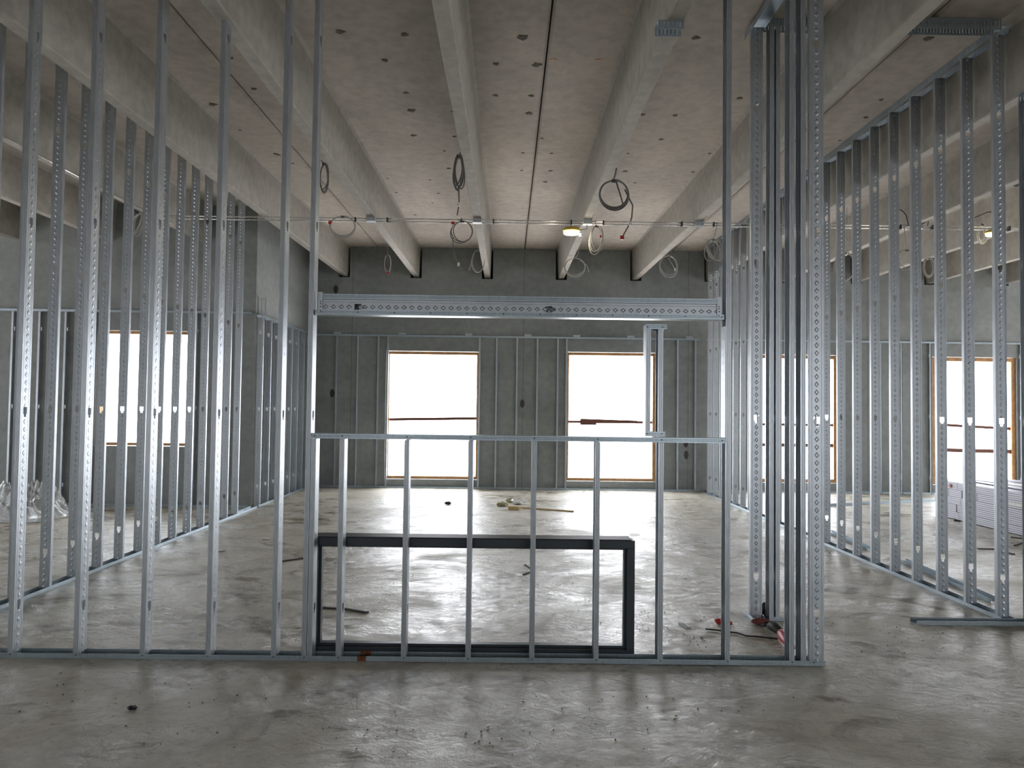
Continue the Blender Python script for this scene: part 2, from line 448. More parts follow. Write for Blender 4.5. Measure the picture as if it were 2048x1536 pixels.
window(1, *WIN[0], YB, .055, [(1.325, 1.365, .055, None, None, .088)])
window(2, *WIN[1], YB, .055, [(1.325, 1.33, .05, None, None, .088), (1.29, 1.29, .07, 1.46, 1.78, .05), (1.37, 1.345, .045, 1.46, 2.6, .05)])
window(3, *WIN[2], YB, .07, [(1.32, 1.32, .05, None, None, .088), (.9, .9, .07, None, None, .088)])
window(4, *WIN[3], YB, .075, [(1.36, 1.29, .055, None, None, .088), (.84, .82, .075, None, None, .06)])
window(5, *WINL[0], YL, .045, [])
window(6, *WINL[1], YL, .045)

# recessed pits in the deck where lifting forms broke away (pixel-read positions put on the deck plane)
def on_plane(px, py, z0=0.0, zs=0.0):
    d = Fv + Rv * ((px - 1024) / 1506.4) - Uv * ((py - 768) / 1506.4)
    t = (z0 - CAMZ) / (d.z - zs * d.y); return Vector((d.x * t, d.y * t, CAMZ + d.z * t))
PITS = [(681, 64, 1.3), (809, 70, 1.1), (770, 121, 1.1), (812, 186, 1.0), (823, 221, 1.6), (827, 271, 1.2), (904, 223, .6), (909, 273, .9), (889, 302, .6), (898, 337, 1),
        (721, 298, 1), (775, 357, .6), (860, 360, .6), (793, 385, .7), (877, 387, .8), (865, 406, .6), (992, 128, 1.1), (991, 191, 1), (1045, 75, 1.7), (1074, 130, 1.5),
        (1063, 192, 1.1), (1058, 227, 1.4), (1084, 277, .6), (1046, 306, .7), (1103, 307, .7), (1043, 341, .8), (1101, 342, .8), (1091, 364, 1.2), (1392, 76, 1.2), (1285, 229, 1.2),
        (1350, 231, 1), (1323, 279, .9), (1256, 307, .7), (1250, 343, 1.2), (1270, 366, .7), (1479, 197, .9), (1419, 307, .8), (1386, 344, .8), (557, 310, .8), (462, 116, .9), (508, 178, 1),
        (426, 209, 1.4), (480, 260, .7), (585, 327, .9), (551, 308, 1), (360, 173, .9), (1857, 77, 1.4), (1732, 235, 1), (1762, 200, .8), (1680, 281, .6), (1140, 480, .8), (830, 430, .8), (868, 444, .7)]
for (px, py, s) in PITS:
    s *= .58; pm = MB()
    c = on_plane(px, py, DK - .0035, ZS); n = 9
    ph = R_.uniform(0, 6)
    pm.face([(c.x + s * .046 * math.cos(2 * math.pi * k / n) * (1 + .35 * math.sin(3 * k + ph)), c.y + s * .040 * math.sin(2 * math.pi * k / n) * (1 + .4 * math.sin(2 * k + ph)), c.z) for k in range(n)])
    pm.build('pit_mark', M_PIT2, ceil, solid=.003)
for (px, py) in [(1106, 120), (1198, 120)]:
    cm = MB(); c = on_plane(px, py, DK - .003, ZS); cm.box((c.x - .035, c.y - .006, c.z - .001), (c.x + .035, c.y + .006, c.z + .001)); cm.box((c.x - .006, c.y - .035, c.z - .0015), (c.x + .006, c.y + .035, c.z + .0005))
    cm.build('paint_cross', M_PINK, ceil)

# ------------------------------------------------------------------ studs and tracks
def grid_mesh(name, path, zs, skip, mats, matf):
    """sheet: path of (x,y) swept through the z levels; skip(i,k) leaves a hole; one vertex grid"""
    nv = len(path); v = [(x, y, z) for z in zs for (x, y) in path]; f = []; mi = []
    for k in range(len(zs) - 1):
        for i in range(nv - 1):
            if skip(i, k): continue
            f.append([k * nv + i, k * nv + i + 1, (k + 1) * nv + i + 1, (k + 1) * nv + i]); mi.append(matf(i))
    me = bpy.data.meshes.new(name); me.from_pydata(v, [], f)
    for mt in mats: me.materials.append(mt)
    me.polygons.foreach_set('material_index', mi); me.update(); return me

KO = [.318, 1.537, 2.756, 3.975]
_cache = {}
def stud_mesh(h, kos=None, w=.092, fl=.0317):
    """C stud: web in the plane x=0, y across the wall, flanges towards -x, z up"""
    kos = tuple(k for k in (KO if kos is None else kos) if .12 < k < h - .1)
    key = (round(h, 3), kos, w)
    if key in _cache: return _cache[key]
    H = w / 2; lip = .006; g = .0012
    fp = [(-fl, -H + lip), (-fl, -H), (-fl + .0085, -H), (-fl + .010, -H + g), (-fl + .0115, -H), (-fl + .0195, -H), (-fl + .021, -H + g), (-fl + .0225, -H), (0, -H)]
    wp = [(0, -.032), (-g, -.0308), (0, -.0296), (0, -.019), (0, -.010), (0, .010), (0, .019), (0, .0296), (-g, .0308), (0, .032)]
    path = fp + wp + [(x, -y) for x, y in fp[::-1]]
    i0 = len(fp)
    a, bq, c, d_ = i0 + 3, i0 + 4, i0 + 5, i0 + 6     # -.019, -.010, .010, .019
    zs = {0.0, h}
    for k in kos: zs |= {k + .031, k - .012, k - .032}
    zs = sorted(zs)
    def skip(i, k):
        zm = (zs[k] + zs[k + 1]) / 2
        for q in kos:
            if q - .012 < zm < q + .031 and a <= i < d_: return True
            if q - .032 < zm < q - .012 and bq <= i < c: return True
        return False
    me = grid_mesh('metal_stud', path, zs, skip, [M_G, M_GD], lambda i: 1 if i0 + 2 <= i < i0 + 7 else 0)
    _cache[key] = me; return me

def track_mesh(L, leg=.031, w=.0965, slots=False, holes=True):
    """U track: runs along +x from 0 to L, web at z=0, legs up"""
    key = ('t', round(L, 3), leg, w, slots)
    if key in _cache: return _cache[key]
    H = w / 2; g = .0012
    if not slots:
        leg_p = [leg, leg * .68, leg * .68 - .0015, leg * .68 - .003, leg * .36, leg * .36 - .0015, leg * .36 - .003, 0]
        off = [0, 0, g, 0, 0, g, 0, 0]
        p1 = [(-H + o, z) for z, o in zip(leg_p, off)]
        path = p1 + [(-y, z) for y, z in p1[::-1]]
        # sweep along x: reuse grid with (y,z) profile
        v = [(x, y, z) for x in (0, L) for y, z in path]; n = len(path); f = [[i, i + 1, n + i + 1, n + i] for i in range(n - 1)]
    else:
        zl = [leg, leg * .80, leg * .22, 0]; path = [(-H, z) for z in zl] + [(H, z) for z in zl[::-1]]; n = len(path)
        xs = [0]; x = .012
        while x + .008 < L: xs += [x, x + .007]; x += .0254
        xs.append(L); v = [(x, y, z) for x in xs for y, z in path]; f = []
        for k in range(len(xs) - 1):
            for i in range(n - 1):
                if k % 2 == 1 and i in (1, n - 3): continue
                f.append([k * n + i, k * n + i + 1, (k + 1) * n + i + 1, (k + 1) * n + i])
    me = bpy.data.meshes.new('track'); me.from_pydata(v, [], f); me.materials.append(M_GT); me.update()
    _cache[key] = me; return me

TH = .0011
def screws(parent, pts, nrm):
    """small pan-head screws, pts in the parent's space"""
    nv = Vector(nrm)
    for p in pts:
        b = MB(); b.tube([Vector(p) - nv * .0005, Vector(p) + nv * .003], [.0045, .003], 8); b.build('screw', M_BLACK, parent)

def stud(loc, h, label, group, rot=0, kos=None, M=None, w=.092):
    o = put('metal_stud', stud_mesh(h, kos, w)); sol(o, TH, -1)
    if M is not None: o.matrix_world = M
    else: o.location = loc; o.rotation_euler = (0, 0, math.radians(rot))
    return tag(o, label, 'stud', group)

def track(loc, L, rz, label, group=None, flip=False, name='floor_track', leg=.031, slots=False, w=.0965):
    o = put(name, track_mesh(L, leg, w, slots)); sol(o, TH, 0)
    o.matrix_world = Matrix.Translation(loc) @ Matrix.Rotation(math.radians(rz), 4, 'Z') @ (Matrix.Rotation(math.pi, 4, 'X') if flip else Matrix.Identity(4))
    return tag(o, label, 'track', group)

YW = 4.79            # front face of the near partition
YC = YW + .046
FLW = .0317
GF = 'studs of the near partition'
# --- tall studs, left part
zc = ceil_z(YW) - .012
names = ['at the left edge of the photo, first in the near partition', 'second from the left in the near partition', 'third from the left in the near partition',
         'fourth from the left in the near partition, under a roof beam', 'fifth from the left in the near partition, before the opening']
for i, x in enumerate([-3.116, -2.705, -2.289, -1.878, -1.468]):
    stud((x + FLW, YC, .002), (soff_z(YW) - .006) if i == 3 else zc, 'tall galvanized steel stud ' + names[i], GF)
stud((-1.277 + FLW, YC, .002), zc, 'tall galvanized jamb stud left of the framed opening', GF)
stud((-1.277 + FLW * 2 + .003, YC, .002), 1.39, 'short galvanized stud doubled against the left jamb below the sill', GF)
# right jamb: web faces the opening
stud((1.3885 + FLW, YC, .002), zc, 'tall galvanized jamb stud right of the framed opening', GF)
for i, x in enumerate([-1.062, -.652, -.247, .156, .560, .964]):
    nm = ['first', 'second', 'third', 'fourth', 'fifth', 'sixth'][i]
    stud((x + FLW, YC, .002), 1.39, 'short galvanized stud under the sill, %s from the left' % nm, 'short studs below the opening')
stud(None, .712, 'bright embossed trimmer stud between sill and header against the right jamb', 'short studs at the opening', M=basis((-1, 0, 0), (0, -1, 0), (0, 0, 1), (1.383, YC, 1.430)), kos=(), w=.0905)
stud((1.796 + FLW, YC, .002), zc, 'tall galvanized stud first right of the opening, dark inside face', GF)
stud((1.868 + FLW, YC, .002), zc, 'tall galvanized stud second right of the opening, beside the wide end stud', GF)
# end stud turned with its web towards the room
stud(None, zc, 'tall end stud of the near partition with its wide embossed web facing forward', GF, M=basis((0, -1, 0), (1, 0, 0), (0, 0, 1), (1.970, YW + .0025, .002)))

# --- floor tracks, sill
tw = -4.2
t1 = track((tw, YC, .0012), -.895 - tw, 0, 'galvanized floor track of the near partition, left length ending at a rusty joint', 'near partition floor tracks')
t2 = track((-.925, YC, .0030), 2.021 + .925, 0, 'galvanized floor track of the near partition, right length below the short studs', 'near partition floor tracks', w=.0985)
scr1 = [(x + .004 - tw, -.049, .022) for x in (-3.10, -2.69, -2.275, -1.865, -1.455, -1.262, -1.048)]
screws(t1, scr1, (0, -1, 0))
screws(t2, [(x + .018 + .925, -.050, .022) for x in (-.652, -.247, .156, .560, .964, 1.388, 1.796, 1.93)], (0, -1, 0))
rb = MB()
rb.box((0, -.0515, 0), (.055, -.0502, .031)); rb.box((.0, .0475, .004), (.07, .0485, .0335)); rb.box((.0, -.05, .002), (.05, .045, .0032))
rb.build('rust_patch', M_RUST, t2, loc=(.0, 0, 0.0005))
sl = track((-1.240, YC, 1.426), 2.625, 0, 'galvanized sill track across the opening on top of the short studs', None, True, 'sill_track')
screws(sl, [(x + 1.240 + .016, .049, .014) for x in (-1.236, -1.062, -.652, -.247, .156, .560, .964, 1.35)], (0, 1, 0))

# --- header
hd = tag(empty('box_header', (.07, YC, 2.172)), 'galvanized box header with embossed web and two slots, spanning the opening above', 'header')
hl = 2.57; hx0, hx1 = -1.214 - .07, 1.356 - .07
o = put('header_stud', stud_mesh(hl, (1.09, 2.31)), hd, basis((0, -1, 0), (0, 0, 1), (-1, 0, 0), (hx1, -.043, .063))); sol(o, TH, -1)
o = put('header_stud', stud_mesh(hl, (.5, 1.7)), hd, basis((0, 1, 0), (0, 0, 1), (1, 0, 0), (hx0, .043, .063))); sol(o, TH, -1)
o = put('top_track', track_mesh(2.555), hd, Matrix.Translation((hx0 + .012, 0, .1115))); sol(o, TH)
o.scale = (1, 1.0, 1.05)
o2 = put('bottom_track', track_mesh(2.61), hd, Matrix.Translation((hx0 - .02, 0, .0125))); sol(o2, TH)
sp = [hx0 + .02 + k * .232 for k in range(12)]
screws(o2, [(x - hx0 + .02, -.049, .017) for x in sp], (0, -1, 0))
for s in (-1, 1):
    b = MB(); xe = hx0 if s < 0 else hx1
    b.box((min(xe, xe - s * .026), -.0515, .028), (max(xe, xe - s * .026), -.0495, .155)); b.box((xe + (.0 if s > 0 else -.002), -.0515, .028), (xe + (.002 if s > 0 else 0), -.02, .155))
    cl = b.build('clip_angle', M_G, hd); screws(cl, [(xe - s * .014, -.0515, z) for z in (.062, .080, .094)] + [(xe - s * .014, -.0515, .035)], (0, -1, 0))

# --- little framed slot at the right of the opening
zb, zt = 1.432, 2.150
nf = tag(empty('narrow_stud_frame', (.985, YC, zb)), 'narrow upright frame of two short studs standing on the sill near the right jamb', 'stud frame')
hh = zt - zb - .006
o = put('stud_left', stud_mesh(hh, ()), nf, basis((-1, 0, 0), (0, -1, 0), (0, 0, 1), (-.108, 0, .003))); sol(o, TH, -1); o.name = 'short_stud'
o = put('short_stud', stud_mesh(hh, ()), nf, Matrix.Translation((.003, 0, .003))); sol(o, TH, -1)
o = put('bottom_track', track_mesh(.128), nf, Matrix.Translation((-.109, 0, .0012))); sol(o, TH); screws(o, [(.012, -.0485, .018), (.105, -.0485, .018)], (0, -1, 0))
o = put('top_track', track_mesh(.135), nf, Matrix.Translation((-.109, 0, zt - zb - .0012)) @ Matrix.Rotation(math.pi, 4, 'X')); sol(o, TH); screws(o, [(.012, .0485, .018), (.105, .0485, .018)], (0, 1, 0))

# --- slotted track clipped under a beam
track((.925, 4.755, soff_z(4.75) - .002), .168, 0, 'short piece of slotted deflection track fixed under the roof beam above the opening', None, True, 'slotted_track', .058, True)

# --- left partition
XLW = -3.895
YL0 = 6.511 - .4064 * 3
GL = 'studs of the left partition'
for i in range(15):
    y = YL0 + i * .4064
    stud((XLW - .046, y, .002), ceil_z(y) - .012, 'tall galvanized stud of the left partition, %s counting from the near end' % ORD[i], GL, -90)
track((XLW - .046, 4.86, .0012), YL - .06 - 4.86, 90, 'galvanized floor track under the tall studs of the left partition')
track((XLW - .046, 4.86, ceil_z(4.86) - .006), .5, 90, None) if False else None
# furring along the return wall
for i in range(8):
    y = 11.98 + i * .4064
    stud((XLW - .052, y, .002), 3.0, 'shorter galvanized furring stud on the left return wall, %s from its near end' % ORD[i], 'furring on the left return wall', -90)
track((XLW - .052, 11.93, .0012), 3.0, 90, 'floor track of the furring along the left return wall')
track((XLW - .052, 11.93, 3.036), 3.0, 90, 'top track of the furring along the left return wall', None, True, 'top_track')
b = MB()
b.box((-.035, 0, 0), (-.03, .04, .27)); b.box((.03, 0, 0), (.035, .04, .27)); b.box((-.045, -.01, .262), (.045, .05, .27))
tag(b.build('stub_bracket', M_GT, loc=(-3.93, 12.02, 3.038)), 'small upright steel bracket on the near end of the left furring top track', 'bracket')

# --- right partition
XRW = 3.842
YR0 = 5.911
GR = 'studs of the right partition'
for i in range(22):
    y = YR0 + i * .4064
    stud((XRW + .046, y, .002), ceil_z(y) - .055, 'tall galvanized stud of the right partition, %s counting from the near end' % ORD[i], GR, -90)
track((XRW + .046, 5.86, .0012), 9.1, 90, 'long galvanized floor track under the studs of the right partition')
o = put('slotted_track', track_mesh(9.1, .064, .0985, True)); sol(o, TH)
ang = math.atan(ZS)
o.matrix_world = Matrix.Translation((XRW + .046, 5.86, ceil_z(5.86) - .003)) @ Matrix.Rotation(math.pi / 2, 4, 'Z') @ Matrix.Rotation(-ang, 4, 'Y') @ Matrix.Rotation(math.pi, 4, 'X')
tag(o, 'long slotted deflection track on the ceiling above the right partition', 'track')

# corridor line at the near end of the right partition
track((3.12, 5.79, .0012), 1.6, 0, 'loose looking floor track running right from the near end of the right partition')
track((2.66, 5.80, ceil_z(5.8) - .003), 1.15, 0, 'slotted ceiling track crossing in front of the right partition', None, True, 'slotted_track', .09, True)
track((3.955, 5.73, soff_z(5.73) - .002), .5, 0, 'slotted track under the roof beam at the right edge of the photo', None, True, 'slotted_track', .058, True)
stud((4.02, 5.785, .002), soff_z(5.7) - .03, 'dark shaded stud cut off by the right edge of the photo', 'studs at the corridor line')
# door jamb stub
track((1.938, 5.80, .0012), .25, 90, 'short floor track under the lone embossed stud behind the near partition')
stud(None, ceil_z(5.86) - .05, 'tall embossed stud standing alone behind the near partition, web facing forward', 'studs at the corridor line', M=basis((0, -1, 0), (1, 0, 0), (0, 0, 1), (1.938, 5.86, .004)))
track((2.02, 5.85, .0012), .115, 0, 'short floor track under the pair of jamb studs behind the near partition')
stud((2.022 + FLW, 5.85, .004), ceil_z(5.85) - .05, 'tall jamb stud, left of the close pair behind the near partition', 'studs at the corridor line')
stud((2.070 + FLW, 5.85, .004), ceil_z(5.85) - .05, 'tall jamb stud, right of the close pair behind the near partition', 'studs at the corridor line')
track((1.938, 4.95, ceil_z(5.4) - .010), 1.07, 90, 'slotted ceiling track running forward above the lone embossed stud', None, True, 'slotted_track', .06, True)
track((2.0, 5.85, ceil_z(5.85) - .003), .44, 0, 'slotted ceiling track above the close pair of jamb studs', None, True, 'slotted_track', .064, True)

# --- furring on the far wall
FB = [-3.43, -3.01, -2.605, -2.417 - .0, -.589, -.247, .16, .566, .973, 1.150, 2.972, 3.367, 3.72]
fl_lab = ['in the left corner', 'second from the left corner', 'third from the left corner', 'against the left side of the left middle window', 'against the right side of the left middle window',
          'first between the middle windows', 'second between the middle windows', 'third between the middle windows', 'fourth between the middle windows', 'against the left side of the right middle window',
          'against the right side of the right middle window', 'second right of the right middle window', 'in the right corner']
for x, l in zip(FB, fl_lab):
    stud((x + FLW, YB - .024, .003), 3.0, 'slim furring stud on the far wall ' + l, 'furring studs on the far wall', w=.041)
track((-3.88, YB - .024, 3.040), 7.70, 0, 'galvanized top track of the furring on the far wall, above both middle windows', None, True, 'top_track', w=.0445)
track((-3.88, YB - .024, .0012), 7.70, 0, 'galvanized floor track of the furring on the far wall', None, w=.0445)
for x, l in zip([6.68, 7.431, 7.84, 8.42, 10.24], ['beside the narrow window view', 'first in the dark wall between windows', 'second in the dark wall between windows', 'against the left side of the window', 'against the right side of the window']):
    stud((x + FLW, YB - .024, .003), 3.0, 'slim furring stud in the right room ' + l, 'furring studs in the right room', w=.041)
track((3.96, YB - .024, 3.040), 8.4, 0, 'galvanized top track of the furring in the right room', None, True, 'top_track', w=.0445)
track((3.96, YB - .024, .0012), 8.4, 0, 'galvanized floor track of the furring in the right room', None, w=.0445)
for x, l in zip([-7.81, -7.39, -6.98, -6.56, -4.93, -4.5], ['at the left edge of the photo', 'second from the left edge of the photo', 'third from the left edge of the photo', 'against the left side of the window', 'against the right side of the window', 'right of the window']):
    stud((x + FLW, YL - .033, .003), 3.03, 'furring stud in the left room ' + l, 'furring studs in the left room', w=.060)
track((-9.5, YL - .033, 3.072), 5.45, 0, 'galvanized top track of the furring in the left room', None, True, 'top_track', w=.0635)
track((-9.5, YL - .033, .0012), 5.45, 0, 'galvanized floor track of the furring in the left room', None, w=.0635)
# clips above the top track
def clip_mesh():
    b = MB(); b.box((-.07, -.004, 0), (.07, 0, .045)); b.box((-.07, -.04, 0), (.07, 0, .004))
    for k in (-.045, -.015, .015, .045): b.box((k - .006, -.007, .012), (k + .006, -.004, .034))
    return b.mesh('clip', M_G)
cmesh = clip_mesh()
for i, px in enumerate([673, 803, 936, 1055, 1153, 1262, 1380]):
    x = (px - 1016) / 1506.4 * 15
    o = put('clip_bracket', cmesh); o.location = (x, YB - .002, 3.043)
    tag(o, 'small steel clip on the far wall above the furring track, %s from the left' % ORD[i], 'clip', 'clips above the far furring')

# loose tracks on the floor of the right room
def lay(px0, py0, px1, py1, label, **k):
    a = on_plane(px0, py0); c = on_plane(px1, py1); d = c - a
    return track((a.x, a.y, .0012), d.length, math.degrees(math.atan2(d.y, d.x)), label, 'loose tracks in the right room', **k)
lay(1803, 1122, 1994, 1206, 'bare floor track parallel to the right partition, just behind its near studs')
lay(1655, 1064, 1743, 1102, 'bright loose floor track further back behind the right partition')
lay(1655, 1012, 1866, 1002, 'thin dark floor track laid crosswise far back in the right room')

# ------------------------------------------------------------------ hollow metal window frame
FX0, FX1, FZ, FD = -1.262, .836, .752, .118
fr = tag(empty('window_frame_unit', ((FX0 + FX1) / 2, 4.905, 0)), 'anthracite metal window frame standing on the floor behind the short studs', 'window frame')
W2 = (FX1 - FX0) / 2
def rail(name, a, c): b = MB(); b.box(a, c); return b.build(name, M_ANTH, fr, bevel=.002)
rail('bottom_rail', (-W2, 0, .001), (W2, FD, .052)); rail('top_rail', (-W2, 0, FZ - .05), (W2, FD, FZ))
rail('side_rail', (-W2, 0, .052), (-W2 + .05, FD, FZ - .05)); rail('side_rail', (W2 - .05, 0, .052), (W2, FD, FZ - .05))
i0 = .05; t = .016
for a_, c_ in [((-W2 + i0, .035, .052), (W2 - i0, FD - .03, .052 + t)), ((-W2 + i0, .035, FZ - .05 - t), (W2 - i0, FD - .03, FZ - .05)),
               ((-W2 + i0, .035, .052 + t), (-W2 + i0 + t, FD - .03, FZ - .05 - t)), ((W2 - i0 - t, .035, .052 + t), (W2 - i0, FD - .03, FZ - .05 - t))]:
    s = MB(); s.box(a_, c_); s.build('glazing_stop', M_ANTH, fr, bevel=.0015)
s = MB(); s.box((-W2 + .01, .006, FZ), (W2 - .02, FD + .03, FZ + .006)); s.build('dark_top_strip', M_ANTH2, fr)  # near-black strip laid over the top surface of the frame

# ------------------------------------------------------------------ conduit with junction boxes
YCD = 10.1
cd = tag(empty('electrical_conduit', (0, YCD, soff_z(YCD))), 'pair of thin steel conduits running across under the roof beams', 'conduit')
bxs = [-4.86, -1.87, -.44, 1.045, 2.54, 5.5, 6.98, 9.0]
for i in range(len(bxs) - 1):
    xa, xb = bxs[i] + (.062 if i else 0), bxs[i + 1] - .062
    b = MB(); b.tube([(xa, -.012, -.018), (xb, -.012, -.018)], .0085); b.build('conduit_pipe', M_PIPE, cd, smooth=True)
    b = MB(); b.tube([(xa, .015, -.050), (xb, .015, -.050)], .0085); b.build('conduit_pipe', M_PIPE, cd, smooth=True)
for x in bxs[1:-1]:
    for dx in (-.215, .215):
        cb = MB(); cb.box((x + dx - .008, -.03, -.066), (x + dx + .008, .032, -.003)); cb.build('coupling', M_BLACK, cd)
bx_names = {-1.87: 'second left of the centre joint', -.44: 'first left of the centre joint', 1.045: 'first right of the centre joint, above the lamp', 2.54: 'second right of the centre joint', 5.5: 'beyond the right partition', 6.98: 'furthest right'}
for x, l in bx_names.items():
    b = MB(); b.box((-.058, -.058, -.062), (.058, .04, -.002)); r = tag(b.build('junction_box', M_BOX, bevel=.004, loc=(x, YCD - .02, soff_z(YCD) )), 'square steel junction box under the beam ' + l, 'junction box', 'junction boxes under the beams')
    b = MB(); b.box((-.062, -.06, -.066), (.062, .042, -.062)); b.build('cover_plate', M_WHITE if x in (-.44, 1.045) else M_BOX, r)
    b = MB(); b.tube([(.02, .0, -.01), (.05, -.08, -.006), (.045, -.3, -.006)], .005, 6); b.build('cable_tail', M_CABLE, r)
# conduit along the left room beam
b = MB(); y0, y1 = 6.0, 10.0
b.tube([(-4.80, y0, soff_z(y0) - .012), (-4.80, y1, soff_z(y1) - .012)], .011); 
r = tag(b.build('electrical_conduit', M_PIPE, smooth=True), 'bright conduit running along the underside of a beam in the left room', 'conduit')
for y in (7.9, 9.4):
    b = MB(); b.box((-4.825, y - .012, soff_z(y) - .026), (-4.775, y + .012, soff_z(y) - .001)); b.build('pipe_clip', M_BOX, r)

# ------------------------------------------------------------------ cable coils
def at_depth(px, py, y):
    d = Fv + Rv * ((px - 1024) / 1506.4) - Uv * ((py - 768) / 1506.4); t = y / d.y
    return Vector((d.x * t, y, CAMZ + d.z * t))
def coil(px, py, rxp, ryp, y, label, loops=3, mat=None, hang=None, tail=None, red=None, thick=.0062, tilt=0, spread=.05, conn=None, mode='deck'):
    """hanging cable coil; sizes given in photo pixels at that depth, built as round wire loops"""
    c = at_depth(px, py, y); s = y / 1506.4; rng = random.Random(int(px * 7 + py))
    b = MB(); rx, rz = rxp * s, ryp * s
    for k in range(loops):
        ox = rng.uniform(-spread, spread) * rx * 2; sx_ = rng.uniform(.86, 1.04) if k else 1; ph = rng.uniform(-.1, .1) + tilt; sz = rng.uniform(.88, 1.0) if k else 1
        pts = []
        for q in range(33):
            a = math.pi / 2 + 2 * math.pi * q / 32
            x = math.cos(a) * rx * sx_; z = math.sin(a) * rz * sz + (1 - sz) * rz
            pts.append((ox * (1 - math.sin(a)) / 2 + x * math.cos(ph) - z * math.sin(ph), .01 * k + .03 * math.sin(a * .5 + k), x * math.sin(ph) + z * math.cos(ph)))
        b.tube(pts, thick, 6, False)
    if hang:
        h = at_depth(hang[0], hang[1], y)
        if mode == 'deck': b.tube([tuple(h - c + Vector((0, 0, -.01))), (h.x - c.x, h.y - c.y, ceil_z(y) + .002 - c.z)], .0035, 6)
        elif mode == 'pipe': h.y = YCD - .03; h.z = soff_z(YCD) - .012
        elif mode == 'beam': h.z = soff_z(y) + .004
        h = h - c
        b.tube([(h.x, h.y, h.z), (h.x * .6, h.y * .5, (h.z + rz) / 2), (0, .01, rz)], thick, 6)
    for tl in ([tail] if tail and not isinstance(tail[0], list) else (tail or [])):
        p = [at_depth(a_, b_, y) - c for a_, b_ in tl]; p = [(q.x, q.y + .02, q.z) for q in p]; b.tube(p, thick * .9, 6)
    o = b.build('cable_coil', mat or M_CABLE, smooth=True, loc=tuple(c)); tag(o, label, 'cable coil', 'coils of cable hanging from the roof')
    if conn:
        q = at_depth(conn[0], conn[1], y) - c; e = MB(); e.box((q.x - .014, q.y, q.z - .022), (q.x + .014, q.y + .03, q.z + .022)); e.build('connector', M_WHITE, o, bevel=.004)
    if red:
        q = at_depth(red[0], red[1], y) - c; e = MB(); e.box((q.x - .022, q.y - .01, q.z - .02), (q.x + .022, q.y + .02, q.z + .02)); e.build('red_wire_nut', M_RED, o, bevel=.006)
    t = MB(); t.tube([(-.02, .0, rz * .97), (.02, .0, rz * .93)], thick * 2.2, 6); t.build('tie', M_BLACK, o)
    return o
coil(685, 454, 26, 22, 10.02, 'wide pale coil of cable by the conduit, under the seam left of the second beam', 4, M_CABLE2, (683, 432), None, (660, 445), .006, mode='pipe')
coil(648, 356, 9, 30, 7.68, 'narrow dark coil partly hidden behind the left jamb stud', 3, M_CABLE, (642, 325), None, None, .006, mode='beam')
coil(917, 345, 9, 35, 7.37, 'dark elongated bundle of cable hanging beside the first beam left of centre', 5, M_CABLE, (921, 306), [(917, 372), (918, 405), (914, 430)], None, .007, 0, .3, (917, 408), mode='beam')
coil(924, 464, 22, 22, 9.95, 'round dark coil of cable hanging below the conduit at the first beam left of centre', 3, M_CABLE, (914, 432), [(905, 470), (907, 500), (916, 528), (922, 538)], (906, 446), .006, 0, .08, (917, 528), mode='pipe')
coil(956, 522, 13, 23, 13.2, 'small round coil in front of the first beam left of centre near the far wall', 2, M_CABLE2, (955, 500), [(949, 505), (943, 525), (938, 540)], None, .006)
coil(775, 528, 6.5, 19, 13.0, 'small narrow coil hanging between the two beams left of centre near the far wall', 4, M_CABLE2, (775, 492), None, (776, 546), .005)
coil(1227, 390, 29, 30, 7.8, 'large dark ring of cable hanging from the first beam right of centre', 3, M_CABLE, (1233, 333), [[(1233, 362), (1240, 385), (1246, 405), (1243, 415)], [(1250, 378), (1266, 410), (1264, 435), (1258, 450), (1247, 470)]], (1244, 475), .0085, .1, .06, (1260, 446), mode='beam')
coil(1193, 480, 13, 29, 10.0, 'tall oval coil glowing in the light of the work lamp', 4, M_CABLE2, (1191, 445), None, (1203, 473), .006, -.05, .12, mode='pipe')
coil(1150, 535, 20, 19, 12.6, 'round coil hanging in front of the far end of the first beam right of centre', 3, M_CABLE2, (1157, 505), [(1160, 520), (1174, 530), (1178, 544)], None, .006)
coil(1338, 533, 17, 22, 12.4, 'oval coil hanging below the second beam right of centre', 3, M_CABLE2, (1335, 510), [(1337, 515), (1346, 530), (1351, 540)], None, .006, .3, .1, (1351, 539))
coil(1428, 500, 13, 22, 10.1, 'looped coil beside the far left end of the right partition studs', 5, M_CABLE2, (1433, 448), None, None, .006, .25, .5, mode='pipe')
coil(274, 448, 9, 24, 10.0, 'coil of cable seen between the left partition studs under the conduit', 4, M_CABLE2, (270, 424), None, None, .006, -.2, .3, mode='pipe')
coil(1690, 534, 20, 29, 11.5, 'thin pale coil behind the fourth and fifth studs from the left of the right group', 3, M_CABLE2, (1694, 475), None, None, .006)
coil(1814, 520, 20, 21, 10.1, 'pale coil whose hanging loop shows between two right partition studs', 3, M_CABLE2, (1806, 450), None, None, .006, .2, .2, mode='pipe')
coil(1858, 535, 10, 20, 12.4, 'small oval coil in front of a beam end in the right room', 4, M_CABLE2, (1858, 510), [(1860, 470), (1858, 500), (1859, 515)], None, .006, mode='beam')
coil(1966, 468, 9, 20, 10.32, 'yellow lit oval coil next to the lamp in the right room', 5, M_CABLE2, (1966, 448), None, None, .006, 0, .25, mode='deck')
coil(2037, 345, 16, 27, 8.2, 'dark coil at the right edge of the photo high under the deck', 4, M_CABLE, (2040, 318), None, None, .008, mode='deck')

